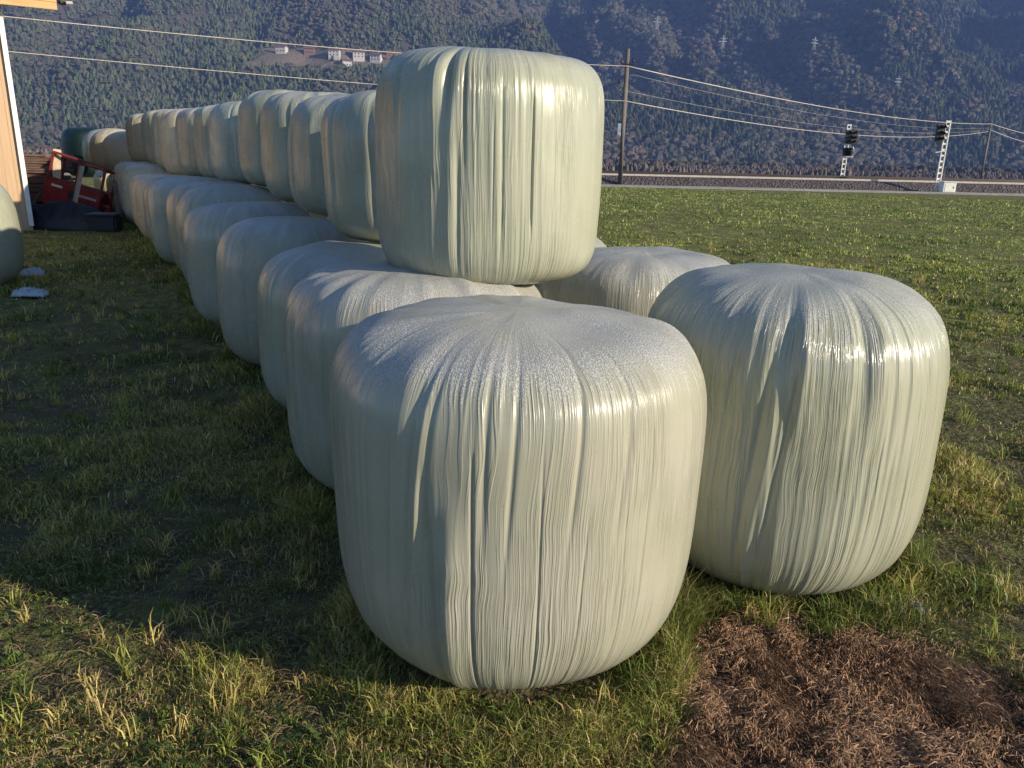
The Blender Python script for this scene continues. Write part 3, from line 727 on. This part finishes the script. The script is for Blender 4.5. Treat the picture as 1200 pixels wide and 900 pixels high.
forest('valley_trees', x, y, z-.3, 3.5+3.5*rs.rand(n), rs.rand(n) < .7, (np.array([.05, .05, .035])*(1-u)+np.array([.12, .09, .07])*u), M_TREE, 'dark trees on the valley floor at the mountain foot', 'forest', 1.0)

# village houses
M_ROOF = simple('roof_tiles', (.16, .09, .07), .8, .2, 1, .1); M_WALL = simple('render_wall', (.50, .47, .43), .8, .08, .5, .05); M_GLS = simple('window_glass', (.04, .05, .06), .2, .1, 1, 0)
M_TIMB = simple('timber', (.22, .13, .08), .8, .2, 1, .1)
def place(xr, er):
    """first point up the slope seen in direction x/y = xr where height/y reaches er"""
    y = np.arange(660, 1750, 1.0); z = mz(xr*y, y); k = np.argmax(z >= er*y)
    return float(xr*y[k]), float(y[k]), float(z[k])
def house(x, y, w, d, h, rz, mt, label, cat='house'):
    x, y, z = place(x/1000, .112+(y-1000)*.0006)
    t = empty('farm_house', (x, y, z), rz, label=label, cat=cat, group='houses on the mountain terrace')
    MB().box((0, 0, h/2-2), (w, d, h+4)).build('wall', mt, t)
    b = MB(); ov = .9
    for s_ in (-1, 1):
        b.poly([(-w/2-ov, 0, h+w*0+d*.28), (w/2+ov, 0, h+d*.28), (w/2+ov, s_*(d/2+ov), h-.4), (-w/2-ov, s_*(d/2+ov), h-.4)], .35, (0, 0, 1))
    rf = b.build('roof', M_ROOF, t); MB().box((w*.2, .8, h+d*.28+.5), (.8, .8, 1.6)).build('chimney', mt, rf)
    b = MB(); b.poly([(-w/2+.01, -d/2, h), (-w/2+.01, d/2, h), (-w/2+.01, 0, h+d*.27)], w-.02, (1, 0, 0)); b.build('gable', M_TIMB, t)
    for i in range(3):
        for j in range(int(h/3)):
            f = MB().box((-w*.3+i*w*.3, -d/2-.03, 1.4+j*2.8), (1.3, .1, 1.4)).build('window', M_GLS, t)
for i, (x, y, w, d, h, rz, k, lb) in enumerate((
    (-193, 1000, 13, 10, 6.2, .2, 0, 'pale house in the middle of the hillside village'), (-172, 996, 12, 9, 6.0, -.15, 0, 'white house right of the middle in the hillside village'),
    (-150, 1004, 18, 8, 4.5, .1, 1, 'long timber barn at the right end of the hillside village'), (-222, 1002, 12, 9, 6.2, .05, 0, 'pale house left of the middle in the hillside village'),
    (-208, 984, 10, 8, 5.6, .4, 0, 'small white house below the middle of the hillside village'), (-128, 998, 12, 9, 6.0, -.3, 0, 'rightmost white house of the hillside village'),
    (-252, 1006, 11, 8, 5.5, .1, 1, 'timber house left of the pale houses in the hillside village'), (-285, 1008, 11, 9, 5.5, -.1, 0, 'leftmost small house of the hillside village'))):
    house(x, y, w, d, h, rz, M_TIMB if k else M_WALL, lb)
t = empty('valley_hut', place(.60, .004), .2, label='tiny white hut far right below the mountain', cat='hut')
MB().box((0, 0, 2.0), (2.4, 2.2, 4.0)).build('wall', M_WHITE, t); MB().box((0, 0, 4.5), (3.0, 2.8, .25)).build('roof', M_GALV, t)

# pylons
M_PYL = simple('pylon_steel', (.34, .36, .38), .5, .1, 1, 0, .2)
def pylon_mesh():
    b = MB(); H = 27
    def w(z): return 2.6*(1-z/H)**1.15+.55
    zs = [0, 5, 9.5, 13.5, 17, 20, 22.5, 25, 27]
    for a, c in zip(zs, zs[1:]):
        for sx in (-1, 1):
            for sy in (-1, 1):
                b.bar((sx*w(a)/1, sy*w(a), a), (sx*w(c), sy*w(c), c), .30)
        for sy in (-1, 1):
            b.bar((-w(a), sy*w(a), a), (w(c), sy*w(c), c), .16); b.bar((w(a), sy*w(a), a), (-w(c), sy*w(c), c), .16)
            b.bar((sy*w(a), -w(a), a), (sy*w(c), w(c), c), .16)
    return b
py = None
for i, (xr, er, lb) in enumerate(((.162, .144, 'leftmost lattice pylon on the mountain, above the tall wooden pole'), (.242, .1245, 'lattice pylon second from the left on the mountain'),
                                 (.351, .125, 'lattice pylon third from the left, above the left railway signal'), (.457, .0844, 'lattice pylon above and between the two signals, lower on the slope'))):
    x, y, z = place(xr, er); k_ = y/1200
    t = empty('lattice_pylon', (x, y, z-1), .3, label=lb, cat='pylon', group='steel pylons on the mountain slope'); t.scale = (k_, k_, k_)
    if py is None:
        a = pylon_mesh().build('tower', M_PYL, t); arms = []
        for za, wa in ((19.5, 6.0), (23.5, 4.6)):
            arms.append(MB().bar((-wa, 0, za), (wa, 0, za), .45).build('crossarm', M_PYL, t))
        a2 = MB().tube([(0, 0, 27), (0, 0, 28)], .2, 6).build('peak', M_PYL, t)
        py = [a, *arms, a2]
    else:
        for o in py:
            c = o.copy(); C.objects.link(c); c.parent = t

# ------------------------------------------------------------------ barn
M_PLANK = N('barn_planks'); p = M_PLANK.obj(); sx = M_PLANK.n('ShaderNodeSeparateXYZ', {0: p})
w_ = M_PLANK.n('ShaderNodeTexWave', {'Vector': M_PLANK.vm('MULTIPLY', p, (1, 0, 0)), 'Scale': 2.1, 'Distortion': 0.0}, wave_profile='SAW')
gn = M_PLANK.noise(M_PLANK.vm('MULTIPLY', p, (14, 14, .8)), 2, 5, .6)
c = M_PLANK.mix(gn, (.42, .27, .155), (.60, .42, .26))
gap = M_PLANK.ss(w_.outputs['Fac'], .03, .0)
c = M_PLANK.mix(gap, c, (.03, .02, .012)); M_PLANK.bsdf(c, .75, M_PLANK.bump(M_PLANK.math('SUBTRACT', gn, gap), .5, .01)); M_PLANK = M_PLANK.m
M_BOARD = simple('eave_boards', (.62, .33, .14), .65, .18, 4, .2, stretch=(.6, 6, 6))
M_OLD = simple('old_board', (.17, .11, .085), .9, .35, 4, .3, stretch=(1, 6, 6))
M_RAW = simple('raw_timber', (.52, .40, .28), .8, .2, 5, .3, stretch=(6, 6, 1))
ang = R(34)          # eave side runs along (cos, sin), the building stretches away to the left behind it
t = empty('timber_barn', (-8.72, 14.15, .30), ang, label='timber barn with pale planks, white corner trim and orange eave boards at the left edge', cat='barn')
WB, DB, HB = 14.0, 9.0, 3.72; pt = math.tan(R(24))
MB().box((-WB/2, .06, HB/2-.1), (WB, .12, HB+.2)).build('front_wall', M_PLANK, t)
for xx in (-.06, -WB+.06):
    b = MB(); b.poly([(xx-.06, .125, -.3), (xx-.06, DB-.125, -.3), (xx-.06, DB-.125, HB+(DB-.125)*pt), (xx-.06, .125, HB+.125*pt)], .12, (1, 0, 0)); b.build('gable_wall', M_PLANK, t)
MB().box((-WB/2, DB-.06, HB/2+DB*pt/2-.1), (WB, .12, HB+.2+DB*pt)).build('rear_wall', M_PLANK, t)
MB().box((-.02, -.03, HB/2+.02), (.075, .06, HB-.1)).build('corner_trim', M_WHITE, t)
ov = .80
b = MB()
b.poly([(-WB-ov, -.42, HB+.06-.42*pt+.2), (ov, -.42, HB+.06-.42*pt+.2), (ov, DB+.4, HB+.26+(DB+.4)*pt), (-WB-ov, DB+.4, HB+.26+(DB+.4)*pt)], .12, (0, 0, 1))
b.build('roof', simple('dark_roof', (.07, .05, .045), .8), t)
for j in range(3):                         # lapped eave boards
    MB().box((-WB/2+ov/2-(.0, 0, -.03)[j]*.5, -.44-.014*j, HB+.0+j*.118), (WB+ov-(.0, 0, -.06)[j]*.5, .028, .125), bev=.003).build('eave_board', M_BOARD, t)
MB().box((ov+.12, -.30, HB+.16), (.16, .26, .20), bev=.02).build('gutter_end', M_DARKM, t)
MB().tube([(ov+.14, -.46, HB+.06), (ov+.24, -.46, HB+.07)], .03, 8).build('gutter_bracket', M_GALV, t)

# ------------------------------------------------------------------ board pile, red machine, tarp, film scraps
rb = random.Random(5)
lay = 0
for i in range(46):
    col_, row_ = i % 2, i//2
    z = .46+row_*.050
    L = 1.5+rb.random()*.5
    o = MB().box((0, 0, 0), (L, .17+.05*rb.random(), .043), bev=.004).build('old_board', M_OLD)
    o.location = (-10.95+rb.uniform(-.12, .12)+.10*col_, 17.4+col_*.26+rb.uniform(-.05, .05), z)
    o.rotation_euler = (rb.uniform(-.015, .015), rb.uniform(-.012, .012), .10+rb.uniform(-.08, .08))
    tag(o, 'weathered brown board in the pile beside the barn', 'board', 'old boards piled beside the barn')
M_RED = simple('red_paint', (.30, .026, .02), .45, .25, 5, .08)
M_FRAME = simple('dark_red_paint', (.20, .03, .028), .5, .25, 6, .08)
t = empty('red_farm_machine', (-8.95, 15.75, .42), .12, label='tilted red farm machine with an open frame on top between barn and bales', cat='farm machine')
t.rotation_euler = (0, R(17), .12)
b = MB(); b.box((0, 0, .36), (1.02, .05, .50), bev=.012); b.build('front_panel', M_RED, t)
b = MB(); b.box((-.52, .32, .40), (.05, .66, .58), bev=.012); b.build('side_panel', M_RED, t)
b = MB(); b.box((.50, .32, .36), (.04, .66, .50), bev=.012); b.build('side_panel', M_RED, t)
b = MB(); b.box((0, .64, .36), (1.0, .04, .46), bev=.012); b.build('rear_panel', M_RED, t)
b = MB(); b.box((0, .32, .12), (1.0, .6, .03)); b.build('floor_plate', M_DARKM, t)
b = MB()
for a, c in (((-.48, 0, .62), (-.48, 0, 1.14)), ((.50, 0, .58), (.50, 0, 1.14)), ((-.48, 0, 1.14), (.50, 0, 1.14)), ((-.50, 0, .64), (.52, 0, .64)), ((.02, 0, .64), (.02, 0, 1.14))):
    b.bar(a, c, .045, bev=.006)
b.build('window_frame', M_FRAME, t)
b = MB()
for a, c in (((-.48, .6, .62), (-.48, .6, 1.0)), ((.50, .6, .58), (.50, .6, 1.0)), ((-.48, .6, 1.0), (.50, .6, 1.0)), ((-.48, 0, 1.12), (-.48, .6, 1.0)), ((.5, 0, 1.12), (.5, .6, 1.0))): b.bar(a, c, .035)
b.build('rear_frame', M_FRAME, t)
b = MB(); b.box((-.30, -.032, .52), (.20, .012, .045)); b.build('maker_plate', M_WHITE, t)
b = MB(); b.box((.24, -.032, .46), (.42, .012, .045)); b.build('stripe', simple('faded_white', (.5, .42, .38), .6), t)
b = MB(); b.box((0, -.034, .44), (.16, .014, .16), bev=.02); b.build('latch_plate', M_DARKM, t)
b = MB(); b.tube([(.56, -.05, .55), (.66, -.12, .72), (.74, -.1, .60), (.72, -.06, .30), (.62, -.05, .10)], .035, 8); b.tube([(.60, -.05, .40), (.76, -.08, .42)], .03, 8); b.build('hose_arm', M_RED, t, True)
b = MB()
b.poly([(.58, -.02, .02), (.66, -.02, .45), (.74, -.02, .5), (.84, -.02, .10), (.72, -.02, -.05)], .05); b.build('bracket_plate', M_RED, t)
MB().box((.30, .3, .95), (.14, .12, .14), bev=.03).build('work_lamp', M_WHITE, t)
for (a, c, w, lb) in (((-8.62, 15.2, .34), (-8.42, 15.5, 1.40), .085, 'grey wooden post leaning diagonally across the red machine'),
                     ((-9.95, 15.9, .34), (-9.15, 16.2, 1.60), .07, 'thin brown pole leaning at the left of the red machine'),
                     ((-9.18, 15.85, .95), (-9.10, 15.9, 1.70), .20, 'short pale board standing at the upper left corner of the red machine'),
                     ((-7.72, 15.3, .36), (-7.85, 15.55, 1.12), .09, 'short weathered post right of the red machine')):
    o = MB().bar((0, 0, 0), Vector(c)-Vector(a), w, .06 if w < .15 else .14, bev=.006).build('wooden_post', M_RAW if 'pale' in lb or 'grey' in lb else M_OLD); o.location = a
    tag(o, lb, 'wooden post', 'loose posts around the red machine')
# tarp heap
def heap(name, cx, cy, z0, lx, ly, h, rz, mat, label, cat, seed, nn=70):
    u = np.linspace(-1, 1, nn); U, Vv = np.meshgrid(u, u)
    prof = np.clip(1-np.abs(U)**4, 0, 1)*np.clip(1-np.abs(Vv)**3, 0, 1)
    z = h*prof**.6*(.55+.55*fbm(U*2.2+seed, Vv*1.6, seed, 3)) + .07*(fbm(U*9, Vv*5, seed+1, 3)-.5)*prof**.3 + .04*np.abs(vn(U*14+Vv*6, Vv*7, seed+2)-.5)
    xx = U*lx*(1+.1*(fbm(U*2, Vv*2, seed+4, 2)-.5)); yy = Vv*ly
    o = mesh_np(name, np.stack([xx, yy, z], -1).reshape(-1, 3), grid_faces(nn, nn), mat, smooth=True, loc=(cx, cy, z0)); o.rotation_euler = (0, 0, rz)
    md = o.modifiers.new('thick', 'SOLIDIFY'); md.thickness = .008
    return tag(o, label, cat)
M_TARP = simple('black_plastic', (.010, .012, .016), .6, .3, 3, .5); M_TARPB = simple('blue_plastic', (.016, .03, .075), .6, .3, 3, .5); M_SCRAP = simple('film_scrap', (.40, .45, .50), .35, .15, 20, .6)
heap('plastic_tarp', -8.5, 14.65, .24, .90, .42, .55, -.05, M_TARP, 'heap of black plastic tarp in front of the red machine', 'tarp', 3)
heap('plastic_tarp', -9.05, 14.95, .30, .42, .36, .46, .3, M_TARPB, 'dull blue plastic sheet on the left of the tarp heap', 'tarp', 8)
heap('plastic_tarp', -9.9, 15.9, .28, .75, .75, .35, .4, simple('brown_debris', (.10, .065, .045), .9, .4, 9, .6), 'brown dirty sacking between barn wall and tarp heap', 'sacking', 15)
t = empty('black_crate', (-7.5, 14.35, .25), .1, label='black plastic crate at the right end of the tarp heap', cat='crate')
b = MB(); b.box((0, 0, .18), (.50, .38, .30), bev=.04); b.build('body', M_TARP, t)
b = MB(); b.box((0, 0, .34), (.54, .42, .03), bev=.01); b.build('rim', M_DARKM, t)
heap('film_scrap', -6.02, 9.62, gz(-6.02, 9.62, False)+.01, .13, .10, .10, .4, M_SCRAP, 'crumpled pale film scrap on the grass, the farther of two by the left bale', 'plastic scrap', 21, 46)
heap('film_scrap', -5.33, 8.42, gz(-5.33, 8.42, False)+.01, .17, .08, .08, .15, M_SCRAP, 'crumpled pale film scrap on the grass, the nearer of two by the left bale', 'plastic scrap', 25, 46)
heap('film_scrap', 1.66, 2.76, float(gz(1.66, 2.76))+.0, .018, .03, .025, .5, M_SCRAP, 'small clear film scrap in the grass at the foot of the right bale', 'plastic scrap', 29, 30)

# ------------------------------------------------------------------ haze
hz = N('haze'); pv = hz.n('ShaderNodeVolumePrincipled', {'Color': (.28, .44, 1.0), 'Density': .00021, 'Anisotropy': .0})
hz.t.links.new(pv.outputs[0], hz.out.inputs['Volume'])
x0, x1, y0, y1, z0, z1 = -1520, 1520, -330, 1920, -9.5, 540
o = MB().box(((x0+x1)/2, (y0+y1)/2, (z0+z1)/2), (x1-x0, y1-y0, z1-z0)).build('haze', hz.m); tag(o, 'pale blue valley haze', 'haze', kind='stuff')
